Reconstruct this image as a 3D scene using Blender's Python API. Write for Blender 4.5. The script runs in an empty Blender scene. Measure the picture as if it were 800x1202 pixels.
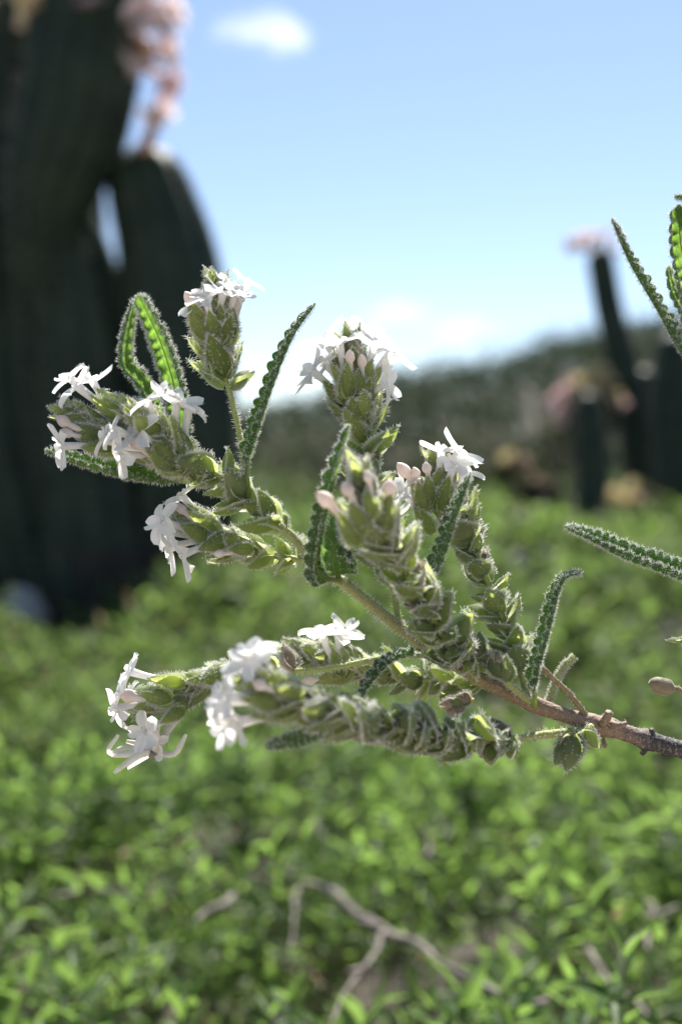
import bpy, math, random
import numpy as np
from mathutils import Vector, Matrix, noise

# ------------------------------------------------------------------ camera, world, sun, exposure
SC = bpy.context.scene
COL = SC.collection
CAM = Vector((0, 0, 0.9))
PITCH = math.radians(-1.66)          # looking very slightly down
FOCUS = 0.283                        # metres to the flowering branch
TPP = 0.2 / 283.0                    # tangent of one photo pixel (800 x 1202)
cam = bpy.data.cameras.new('camera')
cam_o = bpy.data.objects.new('camera', cam)
COL.objects.link(cam_o)
cam_o.location = CAM
cam_o.rotation_euler = (math.pi / 2 + PITCH, 0, 0)
cam.sensor_width = 36
cam.sensor_fit = 'AUTO'
cam.lens = 36 / (1202 * TPP)
cam.clip_start = 0.01
cam.clip_end = 1000
cam.dof.use_dof = True
cam.dof.focus_distance = FOCUS
cam.dof.aperture_fstop = 8.4
cam.dof.aperture_blades = 0
SC.camera = cam_o

SUN_EL, SUN_AZ = math.radians(56), math.radians(14)     # behind the branch, a little to the right
w = bpy.data.worlds.new('World')
SC.world = w
w.use_nodes = True
nt = w.node_tree
nt.nodes.clear()
wo = nt.nodes.new('ShaderNodeOutputWorld')
bg = nt.nodes.new('ShaderNodeBackground')
sky = nt.nodes.new('ShaderNodeTexSky')
sky.sky_type = 'NISHITA'
sky.sun_disc = False
sky.sun_elevation = SUN_EL
sky.sun_rotation = SUN_AZ
sky.air_density = 0.9
sky.dust_density = 0.25
sky.ozone_density = 1.6
bg.inputs['Strength'].default_value = 0.064
nt.links.new(bg.outputs[0], wo.inputs[0])
FWD = Vector((0, math.cos(PITCH), math.sin(PITCH)))
UP = Vector((0, -math.sin(PITCH), math.cos(PITCH)))
RT = Vector((1, 0, 0))


def ray(x, y):
    return FWD + RT * ((x - 400) * TPP) + UP * ((601 - y) * TPP)


def PD(x, y, d):
    """point seen at photo pixel x, y whose distance along the view axis is d metres"""
    return CAM + ray(x, y) * d


def P(x, y, o=0.0):
    """same, o = millimetres behind the plane of focus"""
    return PD(x, y, FOCUS + o * 0.001)


# small fair-weather clouds, spread over the whole sky
tc = nt.nodes.new('ShaderNodeTexCoord')
nz = nt.nodes.new('ShaderNodeTexNoise')
nz.inputs['Scale'].default_value = 34
nz.inputs['Detail'].default_value = 6
nt.links.new(tc.outputs['Generated'], nz.inputs['Vector'])
cl = [(ray(312, 40).normalized(), 0.036, 0.013, 0.6), (ray(472, 368).normalized(), 0.03, 0.010, 0.3), (ray(540, 384).normalized(), 0.026, 0.009, 0.24),
      (ray(370, 440).normalized(), 0.10, 0.020, 0.3)]
rr = random.Random(3)
for k in range(14):
    az, el = rr.uniform(0.5, 5.8), rr.uniform(0.1, 0.9)
    cl.append((Vector((math.sin(az) * math.cos(el), math.cos(az) * math.cos(el), math.sin(el))), rr.uniform(0.04, 0.09), rr.uniform(0.015, 0.03), rr.uniform(0.4, 1)))
acc = None
for c, sx, sz, amt in cl:
    s = nt.nodes.new('ShaderNodeVectorMath'); s.operation = 'SUBTRACT'
    nt.links.new(tc.outputs['Generated'], s.inputs[0]); s.inputs[1].default_value = c
    m = nt.nodes.new('ShaderNodeVectorMath'); m.operation = 'MULTIPLY'
    nt.links.new(s.outputs[0], m.inputs[0]); m.inputs[1].default_value = (1 / sx, 1 / sx, 1 / sz)
    l = nt.nodes.new('ShaderNodeVectorMath'); l.operation = 'LENGTH'
    nt.links.new(m.outputs[0], l.inputs[0])
    a = nt.nodes.new('ShaderNodeMath'); a.operation = 'MULTIPLY_ADD'
    nt.links.new(nz.outputs[0], a.inputs[0]); a.inputs[1].default_value = 2.6
    nt.links.new(l.outputs['Value'], a.inputs[2])
    r = nt.nodes.new('ShaderNodeMapRange'); r.interpolation_type = 'SMOOTHSTEP'
    nt.links.new(a.outputs[0], r.inputs[0])
    r.inputs[1].default_value = 1.1; r.inputs[2].default_value = 2.7
    r.inputs[3].default_value = amt; r.inputs[4].default_value = 0
    if acc is None:
        acc = r.outputs[0]
    else:
        mx = nt.nodes.new('ShaderNodeMath'); mx.operation = 'MAXIMUM'
        nt.links.new(acc, mx.inputs[0]); nt.links.new(r.outputs[0], mx.inputs[1]); acc = mx.outputs[0]
mix = nt.nodes.new('ShaderNodeMix'); mix.data_type = 'RGBA'
nt.links.new(acc, mix.inputs['Factor'])
wb = nt.nodes.new('ShaderNodeMix'); wb.data_type = 'RGBA'; wb.blend_type = 'MULTIPLY'
wb.inputs['Factor'].default_value = 1.0
wb.inputs['B'].default_value = (1.04, 1.0, 0.99, 1)      # white balance of the whole sky
nt.links.new(sky.outputs[0], wb.inputs['A'])
nt.links.new(wb.outputs['Result'], mix.inputs['A'])
mix.inputs['B'].default_value = (10.0, 10.0, 10.0, 1)
nt.links.new(mix.outputs['Result'], bg.inputs['Color'])

sun = bpy.data.lights.new('sun', 'SUN')
sun_o = bpy.data.objects.new('sun', sun)
COL.objects.link(sun_o)
sun.energy = 5.0
sun.angle = math.radians(0.53)
sun.color = (1.0, 0.955, 0.88)
SDIR = Vector((math.sin(SUN_AZ) * math.cos(SUN_EL), math.cos(SUN_AZ) * math.cos(SUN_EL), math.sin(SUN_EL)))
sun_o.rotation_euler = SDIR.to_track_quat('Z', 'Y').to_euler()
sun_o.location = (0, 0, 6)
vs = SC.view_settings
vs.view_transform = 'Standard'
vs.look = 'None'
vs.exposure = 1.45
vs.gamma = 1.0
vs.use_curve_mapping = False
SC.render.engine = 'CYCLES'
SC.cycles.use_denoising = True
SC.cycles.max_bounces = 8
SC.cycles.transparent_max_bounces = 8
SC.cycles.sample_clamp_indirect = 6

R = random.Random(11)


# ------------------------------------------------------------------ materials
def nodes_of(name):
    m = bpy.data.materials.new(name)
    m.use_nodes = True
    t = m.node_tree
    t.nodes.clear()
    return m, t, t.nodes.new('ShaderNodeOutputMaterial')


def N(t, kind, **kw):
    n = t.nodes.new(kind)
    for k, v in kw.items():
        n.inputs[k].default_value = v
    return n


def mixc(t, fac, a, b):
    m = t.nodes.new('ShaderNodeMix')
    m.data_type = 'RGBA'
    for key, val in (('Factor', fac), ('A', a), ('B', b)):
        if isinstance(val, bpy.types.NodeSocket):
            t.links.new(val, m.inputs[key])
        elif key == 'Factor':
            m.inputs[key].default_value = val
        else:
            m.inputs[key].default_value = (*val, 1)
    return m.outputs['Result']


def ramp(t, sock, lo, hi, a=0.0, b=1.0):
    r = t.nodes.new('ShaderNodeMapRange')
    t.links.new(sock, r.inputs[0])
    r.inputs[1].default_value = lo
    r.inputs[2].default_value = hi
    r.inputs[3].default_value = a
    r.inputs[4].default_value = b
    return r.outputs[0]


def leafy(name, col, col2, trans, scale, edge=None, tf=0.45, rough=0.6, bump=0.3, edge_lo=0.6, sheen=0.0, vary=True, island=0.0, spec=0.25):
    """thin plant tissue: diffuse surface, light coming through, mottling, pale felted edge from the 'edge' attribute"""
    m, t, out = nodes_of(name)
    tcn = t.nodes.new('ShaderNodeTexCoord')
    n1 = N(t, 'ShaderNodeTexNoise', Scale=scale, Detail=4)
    t.links.new(tcn.outputs['Object'], n1.inputs['Vector'])
    f = ramp(t, n1.outputs[0], 0.35, 0.65)
    c = mixc(t, f, col, col2)
    tr = mixc(t, f, trans, tuple(v * 0.75 for v in trans))
    if vary:
        oi = t.nodes.new('ShaderNodeObjectInfo')
        hs = N(t, 'ShaderNodeHueSaturation')
        t.links.new(ramp(t, oi.outputs['Random'], 0, 1, 0.75, 1.3), hs.inputs['Value'])
        t.links.new(ramp(t, oi.outputs['Random'], 0, 1, 0.515, 0.485), hs.inputs['Hue'])
        t.links.new(c, hs.inputs['Color'])
        c = hs.outputs[0]
    if island:
        ge = t.nodes.new('ShaderNodeNewGeometry')
        h2 = N(t, 'ShaderNodeHueSaturation')
        t.links.new(ramp(t, ge.outputs['Random Per Island'], 0, 1, 1 - island, 1 + island), h2.inputs['Value'])
        t.links.new(c, h2.inputs['Color'])
        gt = t.nodes.new('ShaderNodeMath'); gt.operation = 'GREATER_THAN'; gt.inputs[1].default_value = 0.94
        t.links.new(ge.outputs['Random Per Island'], gt.inputs[0])
        c = mixc(t, gt.outputs[0], h2.outputs[0], (0.26, 0.19, 0.09))
        h3 = N(t, 'ShaderNodeHueSaturation')
        t.links.new(ramp(t, ge.outputs['Random Per Island'], 0, 1, 1 + island, 1 - island), h3.inputs['Value'])
        t.links.new(tr, h3.inputs['Color'])
        tr = h3.outputs[0]
    if edge:
        at = t.nodes.new('ShaderNodeAttribute')
        at.attribute_name = 'edge'
        e = ramp(t, at.outputs['Fac'], edge_lo, 1.0)
        c = mixc(t, e, c, edge)
        tr = mixc(t, e, tr, tuple(v * 0.9 for v in edge))
    d = N(t, 'ShaderNodeBsdfPrincipled', Roughness=rough)
    d.inputs['Specular IOR Level'].default_value = spec
    d.inputs['Sheen Weight'].default_value = sheen
    d.inputs['Sheen Roughness'].default_value = 0.35
    t.links.new(c, d.inputs['Base Color'])
    if bump:
        n2 = N(t, 'ShaderNodeTexNoise', Scale=scale * 4, Detail=3)
        t.links.new(tcn.outputs['Object'], n2.inputs['Vector'])
        b = N(t, 'ShaderNodeBump', Strength=bump, Distance=0.0004)
        t.links.new(n2.outputs[0], b.inputs['Height'])
        t.links.new(b.outputs[0], d.inputs['Normal'])
    tl = t.nodes.new('ShaderNodeBsdfTranslucent')
    t.links.new(tr, tl.inputs['Color'])
    mx = N(t, 'ShaderNodeMixShader', Fac=tf)
    t.links.new(d.outputs[0], mx.inputs[1])
    t.links.new(tl.outputs[0], mx.inputs[2])
    t.links.new(mx.outputs[0], out.inputs[0])
    return m


def solid(name, col, col2, scale, rough=0.8, bump=0.5, dist=0.001, detail=5, lo=0.4, hi=0.62):
    m, t, out = nodes_of(name)
    tcn = t.nodes.new('ShaderNodeTexCoord')
    n1 = N(t, 'ShaderNodeTexNoise', Scale=scale, Detail=detail)
    t.links.new(tcn.outputs['Object'], n1.inputs['Vector'])
    c = mixc(t, ramp(t, n1.outputs[0], lo, hi), col, col2)
    d = N(t, 'ShaderNodeBsdfPrincipled', Roughness=rough)
    d.inputs['Specular IOR Level'].default_value = 0.2
    t.links.new(c, d.inputs['Base Color'])
    n2 = N(t, 'ShaderNodeTexNoise', Scale=scale * 3, Detail=4)
    t.links.new(tcn.outputs['Object'], n2.inputs['Vector'])
    b = N(t, 'ShaderNodeBump', Strength=bump, Distance=dist)
    t.links.new(n2.outputs[0], b.inputs['Height'])
    t.links.new(b.outputs[0], d.inputs['Normal'])
    t.links.new(d.outputs[0], out.inputs[0])
    return m


def stem_mat():
    """one continuous stem: dark grey bark at its old end, red-brown, then olive green towards the tips ('edge' = age)"""
    m, t, out = nodes_of('stem_bark')
    at = t.nodes.new('ShaderNodeAttribute'); at.attribute_name = 'edge'
    tcn = t.nodes.new('ShaderNodeTexCoord')
    n1 = N(t, 'ShaderNodeTexNoise', Scale=900, Detail=5)
    t.links.new(tcn.outputs['Object'], n1.inputs['Vector'])
    a = t.nodes.new('ShaderNodeMath'); a.operation = 'MULTIPLY_ADD'
    t.links.new(n1.outputs[0], a.inputs[0]); a.inputs[1].default_value = 0.16; t.links.new(at.outputs['Fac'], a.inputs[2])
    cr = t.nodes.new('ShaderNodeValToRGB')
    t.links.new(a.outputs[0], cr.inputs[0])
    e = cr.color_ramp.elements
    e[0].position = 0.08; e[0].color = (0.30, 0.36, 0.10, 1)
    e[1].position = 1.1 if False else 1.0; e[1].color = (0.045, 0.04, 0.043, 1)
    for p, c in ((0.46, (0.27, 0.26, 0.09, 1)), (0.66, (0.19, 0.13, 0.08, 1)), (0.84, (0.22, 0.15, 0.11, 1)), (0.92, (0.07, 0.055, 0.055, 1))):
        k = e.new(p); k.color = c
    d = N(t, 'ShaderNodeBsdfPrincipled', Roughness=0.65)
    d.inputs['Specular IOR Level'].default_value = 0.3
    n3 = N(t, 'ShaderNodeTexNoise', Scale=1300, Detail=6, Roughness=0.75)
    t.links.new(tcn.outputs['Object'], n3.inputs['Vector'])
    c2 = mixc(t, ramp(t, n3.outputs[0], 0.52, 0.66, 0, 0.6), cr.outputs[0], (0.42, 0.36, 0.28))
    t.links.new(c2, d.inputs['Base Color'])
    b = N(t, 'ShaderNodeBump', Strength=0.9, Distance=0.0006)
    t.links.new(n1.outputs[0], b.inputs['Height']); t.links.new(b.outputs[0], d.inputs['Normal'])
    t.links.new(d.outputs[0], out.inputs[0])
    return m


M = {}
M['stem'] = stem_mat()
M['hair'] = leafy('plant_hair', (0.88, 0.88, 0.84), (0.88, 0.88, 0.84), (0.9, 0.9, 0.86), 100, tf=0.5, bump=0, rough=0.35, vary=False)
M['calyx'] = leafy('calyx_green', (0.14, 0.19, 0.065), (0.235, 0.28, 0.12), (0.64, 0.74, 0.22), 500, edge=(0.66, 0.67, 0.56), tf=0.58, edge_lo=0.80, sheen=0.5)
M['calyx_old'] = leafy('calyx_grey_green', (0.105, 0.14, 0.065), (0.185, 0.21, 0.125), (0.50, 0.61, 0.16), 420, edge=(0.60, 0.60, 0.51), tf=0.52, edge_lo=0.80, sheen=0.6)
M['calyx_dry'] = leafy('calyx_dry_brown', (0.20, 0.16, 0.11), (0.32, 0.28, 0.21), (0.35, 0.28, 0.12), 420, edge=(0.5, 0.46, 0.38), tf=0.35, edge_lo=0.6, sheen=0.5)
M['leaf'] = leafy('leaf_green', (0.045, 0.085, 0.032), (0.08, 0.125, 0.052), (0.24, 0.44, 0.06), 700, tf=0.52, bump=0.5, sheen=0.45)
M['petal'] = leafy('petal_white', (0.90, 0.89, 0.87), (0.88, 0.86, 0.83), (0.92, 0.91, 0.90), 300, tf=0.52, bump=0.1, rough=0.5, vary=False)
M['bud'] = leafy('bud_blush', (0.86, 0.80, 0.76), (0.78, 0.64, 0.59), (0.86, 0.76, 0.68), 260, tf=0.4, bump=0.1, vary=False)
M['wilt'] = leafy('petal_wilted', (0.84, 0.82, 0.76), (0.74, 0.69, 0.58), (0.84, 0.8, 0.7), 300, tf=0.4, bump=0.2, vary=False)
M['shrub'] = leafy('shrub_leaf', (0.030, 0.060, 0.018), (0.085, 0.13, 0.042), (0.245, 0.40, 0.082), 18, tf=0.45, bump=0, rough=0.42, island=0.45, spec=0.14)
M['cover'] = leafy('cover_leaf', (0.030, 0.055, 0.019), (0.075, 0.11, 0.038), (0.185, 0.29, 0.066), 2.3, tf=0.45, bump=0, rough=0.5, island=0.5, spec=0.1, vary=False)
M['meadow'] = leafy('meadow_leaf', (0.024, 0.042, 0.017), (0.055, 0.075, 0.032), (0.11, 0.17, 0.04), 0.7, tf=0.4, bump=0, rough=0.55, vary=False, island=0.4)
M['wood'] = leafy('hill_leaf', (0.018, 0.030, 0.017), (0.036, 0.05, 0.028), (0.04, 0.07, 0.022), 0.35, tf=0.25, bump=0, vary=False)
M['dryleaf'] = leafy('dry_shrub_leaf', (0.05, 0.06, 0.038), (0.09, 0.085, 0.06), (0.09, 0.10, 0.04), 3, tf=0.3, bump=0, vary=False)
M['twig'] = solid('twig_bark', (0.11, 0.085, 0.06), (0.2, 0.16, 0.12), 120)
M['dead'] = solid('dead_wood_grey', (0.10, 0.085, 0.075), (0.21, 0.185, 0.165), 60, bump=0.8, dist=0.002)
M['soil'] = solid('ground_soil', (0.022, 0.019, 0.014), (0.045, 0.038, 0.028), 5, bump=0.7, dist=0.02)
M['fill_ground'] = solid('pale_fill_ground', (0.30, 0.25, 0.19), (0.42, 0.36, 0.29), 7, bump=0.6, dist=0.01)  # for the added ground behind the camera, pale so that it bounces sunlight
M['stone'] = solid('pale_stone', (0.24, 0.22, 0.20), (0.36, 0.34, 0.32), 9, bump=0.6, dist=0.01)
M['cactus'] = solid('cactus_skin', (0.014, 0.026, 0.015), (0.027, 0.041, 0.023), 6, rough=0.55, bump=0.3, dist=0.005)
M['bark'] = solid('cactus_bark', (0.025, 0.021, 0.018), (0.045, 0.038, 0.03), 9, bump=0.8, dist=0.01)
M['spine'] = solid('cactus_spine', (0.25, 0.21, 0.17), (0.4, 0.35, 0.3), 30)
M['cflower'] = leafy('cactus_flower', (0.86, 0.77, 0.74), (0.80, 0.64, 0.64), (0.86, 0.74, 0.70), 14, tf=0.4, bump=0)
M['cfruit'] = leafy('cactus_bloom_tan', (0.52, 0.40, 0.30), (0.42, 0.26, 0.22), (0.5, 0.36, 0.25), 14, tf=0.3, bump=0)
M['yflower'] = leafy('pale_yellow_bloom', (0.72, 0.64, 0.36), (0.66, 0.5, 0.36), (0.72, 0.6, 0.3), 14, tf=0.35, bump=0)
M['pflower'] = leafy('pale_pink_bloom', (0.70, 0.5, 0.5), (0.66, 0.54, 0.5), (0.7, 0.48, 0.48), 14, tf=0.35, bump=0)


# ------------------------------------------------------------------ mesh helpers
class MB:
    def __init__(self):
        self.v, self.f, self.m, self.e, self.mats = [], [], [], [], []

    def mat(self, key):
        if key not in self.mats:
            self.mats.append(key)
        return self.mats.index(key)

    def add(self, verts, faces, key, edge=0.0):
        b, mi = len(self.v), self.mat(key)
        self.v.extend(verts)
        self.e.extend(edge if isinstance(edge, list) else [edge] * len(verts))
        for f in faces:
            self.f.append([i + b for i in f])
            self.m.append(mi)

    def grid(self, rows, key, edge=None, closed=False):
        nu, nv = len(rows), len(rows[0])
        vs_ = [p for r in rows for p in r]
        fs = []
        for i in range(nu - 1):
            for j in range(nv if closed else nv - 1):
                j2 = (j + 1) % nv
                fs.append((i * nv + j, i * nv + j2, (i + 1) * nv + j2, (i + 1) * nv + j))
        self.add(vs_, fs, key, edge if edge is not None else 0.0)

    def tube(self, pts, rad, key, seg=8, edge=0.0, cap=True):
        fr = frames(pts)
        rows, ed = [], []
        for i, (p, (t, n, b)) in enumerate(zip(pts, fr)):
            r = rad[i] if isinstance(rad, (list, tuple)) else rad
            rows.append([p + n * (r * math.cos(k * 2 * math.pi / seg)) + b * (r * math.sin(k * 2 * math.pi / seg)) for k in range(seg)])
            ed += [edge[i] if isinstance(edge, list) else edge] * seg
        b0 = len(self.v)
        self.grid(rows, key, ed, True)
        if cap:
            mi = self.mat(key)
            self.f.append([b0 + k for k in range(seg)][::-1]); self.m.append(mi)
            o = b0 + (len(pts) - 1) * seg
            self.f.append([o + k for k in range(seg)]); self.m.append(mi)

    def hair(self, p, d, ln, r=0.000058, key='hair'):
        """one tapering hair, three sided, slightly bent"""
        d = d.normalized()
        n = d.orthogonal().normalized()
        b = d.cross(n)
        k = Vector((R.uniform(-1, 1), R.uniform(-1, 1), R.uniform(-1, 1))) * (0.16 * ln)
        q = p + d * (ln * 0.5)
        tip = p + d * ln + k
        ring = [n, n * -0.5 + b * 0.87, n * -0.5 - b * 0.87]
        v = [p + x * r for x in ring] + [q + x * (r * 0.8) for x in ring] + [tip]
        self.add(v, [(0, 1, 4, 3), (1, 2, 5, 4), (2, 0, 3, 5), (3, 4, 6), (4, 5, 6), (5, 3, 6)], key)

    def mesh(self, name, origin=None, smooth=True):
        me = bpy.data.meshes.new(name)
        o = origin or Vector((0, 0, 0))
        me.from_pydata([tuple(p - o) for p in self.v], [], self.f)
        for k in self.mats:
            me.materials.append(M[k])
        me.polygons.foreach_set('material_index', self.m)
        me.polygons.foreach_set('use_smooth', [smooth] * len(self.f))
        at = me.attributes.new('edge', 'FLOAT', 'POINT')
        at.data.foreach_set('value', [float(x) for x in self.e])
        me.update()
        return me


def frames(pts):
    out, prev = [], None
    for i in range(len(pts)):
        a = pts[max(0, i - 1)]
        b = pts[min(len(pts) - 1, i + 1)]
        t = (b - a).normalized()
        n = t.orthogonal().normalized() if prev is None else (prev - t * prev.dot(t)).normalized()
        prev = n
        out.append((t, n, t.cross(n)))
    return out


def spline(pts, step):
    """Catmull-Rom through pts, resampled about every step metres"""
    P_ = [pts[0] * 2 - pts[1]] + list(pts) + [pts[-1] * 2 - pts[-2]]
    dense = []
    for i in range(1, len(P_) - 2):
        a, b, c, d = P_[i - 1:i + 3]
        for k in range(24):
            s = k / 24
            dense.append(0.5 * ((2 * b) + (c - a) * s + (2 * a - 5 * b + 4 * c - d) * s * s + (3 * b - a - 3 * c + d) * s ** 3))
    dense.append(pts[-1].copy())
    L = [0.0]
    for i in range(1, len(dense)):
        L.append(L[-1] + (dense[i] - dense[i - 1]).length)
    n = max(2, int(round(L[-1] / step)))
    out, j = [], 0
    for k in range(n + 1):
        t = L[-1] * k / n
        while j < len(L) - 2 and L[j + 1] < t:
            j += 1
        f = (t - L[j]) / max(1e-9, L[j + 1] - L[j])
        out.append(dense[j].lerp(dense[j + 1], min(1, f)))
    return out, L[-1]


WM = {}


def obj(name, me, parent=None, world=None):
    o = bpy.data.objects.new(name, me)
    COL.objects.link(o)
    world = world or Matrix.Identity(4)
    WM[o] = world
    if parent is not None:
        o.parent = parent
        o.matrix_basis = WM[parent].inverted() @ world
    else:
        o.matrix_basis = world
    return o


def build(mb, name, parent=None, origin=None, smooth=True):
    origin = origin or mb.v[0].copy()
    return obj(name, mb.mesh(name, origin, smooth), parent, Matrix.Translation(origin))


def thing(name, loc, label, cat, group=None):
    o = obj(name, None, None, Matrix.Translation(loc))
    o.empty_display_size = 0.02
    return tag(o, label, cat, group)


def tag(o, label=None, cat=None, group=None, kind=None):
    for k, v in (('label', label), ('category', cat), ('group', group), ('kind', kind)):
        if v:
            o[k] = v
    return o


def rnd_unit():
    while True:
        v = Vector((R.uniform(-1, 1), R.uniform(-1, 1), R.uniform(-1, 1)))
        if 0.05 < v.length < 1:
            return v.normalized()


mm = 0.001


# ------------------------------------------------------------------ calyx pieces (unit: real size, base at 0, tip +Z, outside +X)
def bract(mb, key, L, W, cup, curl, keel, tip, ang=0.0, off=0.0, hairs=0, hl=0.8 * mm, nu=10, nv=8, rough=0.06):
    rows, ed = [], []
    ca, sa = math.cos(ang), math.sin(ang)
    surf = []
    for i in range(nu + 1):
        u = i / nu
        hw = W / 2 * (math.sin(math.pi * min(1, u * 0.97 + 0.03) ** tip) ** 0.85 * 0.93 + 0.07 * (1 - u))
        spine = curl[0] * math.sin(math.pi * u) + curl[1] * u * u
        row = []
        for j in range(nv + 1):
            v = -1 + 2 * j / nv
            th = v * cup
            y = hw * math.sin(th) / max(0.2, math.sin(min(cup, 1.5)))
            x = spine + off - hw * (1 - math.cos(th)) / max(0.2, math.sin(min(cup, 1.5))) + keel * (1 - abs(v)) ** 2 * math.sin(math.pi * u)
            x += R.uniform(-1, 1) * rough * mm
            z = L * u + R.uniform(-1, 1) * rough * mm - abs(v) ** 2 * 0.05 * L
            row.append(Vector((x * ca - y * sa, x * sa + y * ca, z)))
            ed.append(max(abs(v), (u - 0.55) / 0.45 if u > 0.55 else 0))
        rows.append(row)
        surf.append(row)
    mb.grid(rows, key, ed)
    for k in range(hairs):
        i = R.randrange(1, nu)
        on_edge = R.random() < 0.75
        j = R.choice((0, nv)) if on_edge else R.randrange(1, nv)
        p = surf[i][j].lerp(surf[i + 1][j], R.random())
        c = (surf[i][nv // 2] + surf[i + 1][nv // 2]) / 2
        du = surf[i + 1][j] - surf[i - 1][j]
        dv = surf[i][min(nv, j + 1)] - surf[i][max(0, j - 1)]
        nn = dv.cross(du).normalized()
        side = (p - c).normalized() if on_edge else Vector((0, 0, 0))
        d = nn * (0.5 if on_edge else 1) + side * 0.9 + rnd_unit() * 0.45 + Vector((0, 0, 0.35))
        mb.hair(p, d, hl * R.uniform(0.5, 1.2))


def head_calyx(i):
    mb = MB()
    L, W = R.uniform(8.8, 10.8) * mm, R.uniform(4.9, 6.1) * mm
    bract(mb, 'calyx', L, W, 0.95, (0.9 * mm, R.uniform(-0.2, 1.2) * mm), 0.5 * mm, R.uniform(0.55, 0.68), hairs=210, hl=1.0 * mm)
    bract(mb, 'calyx', L * 0.8, W * 0.8, 1.3, (1.0 * mm, 0.1 * mm), 0.2 * mm, 0.8, ang=math.pi + R.uniform(-0.3, 0.3), off=-0.3 * mm, hairs=24)
    return mb.mesh('calyx_mesh')


def chain_calyx(i, key='calyx_old'):
    mb = MB()
    L, W = R.uniform(6.8, 8.4) * mm, R.uniform(5.4, 7.0) * mm
    bract(mb, key, L, W, 1.1, (1.1 * mm, R.uniform(-0.2, 1.0) * mm), 0.45 * mm, R.uniform(0.6, 0.82), hairs=115, hl=0.9 * mm)
    bract(mb, key, L * 0.85, W * 0.85, 1.35, (1.4 * mm, R.uniform(0.2, 0.9) * mm), 0.2 * mm, 0.9, ang=math.pi + R.uniform(-0.4, 0.4), off=-0.3 * mm, hairs=26)
    if i % 2 == 0:     # dark little nutlets left in the cup
        rows = []
        for a in range(5):
            rr_ = 0.9 * mm * math.sin(math.pi * (a + 0.3) / 5)
            rows.append([Vector((rr_ * math.cos(b * 1.047), rr_ * math.sin(b * 1.047), (0.6 + a * 0.6) * mm)) for b in range(6)])
        mb.grid(rows, 'calyx_dry', 0.0, True)
    return mb.mesh('calyx_mesh')


HEAD = [head_calyx(i) for i in range(7)]
CHAIN = [chain_calyx(i) for i in range(7)]
CHAING = [chain_calyx(i, 'calyx') for i in range(4)]
DRY = [chain_calyx(i, 'calyx_dry') for i in range(3)]


def put_calyx(spike, me, base, axis, outward, scale, name='calyx'):
    z = axis.normalized()
    x = (outward - z * outward.dot(z)).normalized()
    y = z.cross(x)
    m = Matrix((x, y, z)).transposed().to_4x4() @ Matrix.Diagonal((scale, scale, scale, 1))
    m.translation = base
    return obj(name, me, spike, m)


# ------------------------------------------------------------------ flowers
def make_flower(spike, b, m_, lobe=3.7, face=None, roll=0.0, key='petal', wide=0.70, n=5, name='flower', rad=0.62, bend=0.4):
    """slender tube from b to mouth m_, five spreading lobes facing 'face' (default: along the tube)"""
    mb = MB()
    ax = (m_ - b)
    t = ax.normalized()
    fdir = (face or t).normalized()
    mid = b.lerp(m_, 0.55) - fdir * 0.0 + (t - fdir) * (ax.length * 0.16)
    pts, _ = spline([b, mid, m_], ax.length / 7)
    fr = frames(pts)
    k_ = len(pts) - 1
    mb.tube(pts, [(rad + 0.45 * (i / k_) ** 2) * mm for i in range(k_ + 1)], key, 8, cap=False)
    n1 = fdir.orthogonal().normalized()
    n1 = Matrix.Rotation(roll, 3, fdir) @ n1
    n2 = fdir.cross(n1)
    r0 = (rad + 0.40) * mm
    for i in range(n):
        a = i * 2 * math.pi / n + R.uniform(-0.12, 0.12)
        d = n1 * math.cos(a) + n2 * math.sin(a)
        s = fdir.cross(d)
        l = lobe * 1.3 * mm * R.uniform(0.85, 1.15)
        wd = l * wide * R.uniform(0.9, 1.12)
        lift, curl, tw = R.uniform(0.15, 0.55), R.uniform(-0.5, 0.15), R.uniform(-0.35, 0.35)
        rows = []
        for u_ in range(7):
            u = u_ / 6
            hw = wd / 2 * (0.42 + 0.58 * math.sin(math.pi * min(1, 0.12 + 0.74 * u))) * (1 if u < 0.99 else 0.55)
            row = []
            for v_ in range(5):
                v = -1 + v_ / 2
                notch = 0.10 * l * (1 - abs(v)) if u > 0.9 else 0
                p = m_ + d * (r0 * 0.9 + l * u - notch - 0.06 * l * v * v * u) + fdir * (l * (lift * u * 0.6 + curl * u * u) + 0.16 * wd * (v * v - 0.4) - 0.10 * wd * max(0, 1 - 3 * abs(v)) + tw * v * hw * u) + s * (v * hw)
                row.append(p)
            rows.append(row)
        mb.grid(rows, key)
    # short stamens in the throat
    for i in range(3):
        mb.hair(m_ - fdir * 1.0 * mm, fdir + rnd_unit() * 0.25, 1.8 * mm, 0.00010, 'bud')
    return build(mb, name, spike, b)


def make_bud(spike, b, m_, r=1.15, key='bud', name='bud'):
    mb = MB()
    ax = m_ - b
    perp = ax.orthogonal().normalized() * (ax.length * 0.06)
    pts, _ = spline([b, b.lerp(m_, 0.5) + perp, m_], ax.length / 14)
    k_ = len(pts) - 1
    rad = []
    for i in range(k_ + 1):
        u = i / k_
        if key == 'calyx_dry':
            q = r * max(0.2, math.sin(math.pi * min(1, 0.08 + 0.86 * u)) ** 0.8) * (1 + 0.08 * math.sin(9 * u))
        elif u < 0.66:
            q = r * (0.55 + 0.10 * u)
        else:
            w_ = (u - 0.66) / 0.34
            q = r * max(0.12, 0.62 * (1 - w_) ** 0.5 + 0.95 * math.sin(math.pi * min(1, w_ ** 0.8)) ** 0.7 * 0.75)
        rad.append(q * mm)
    mb.tube(pts, rad, key, 9)
    return build(mb, name, spike, b)


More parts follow.
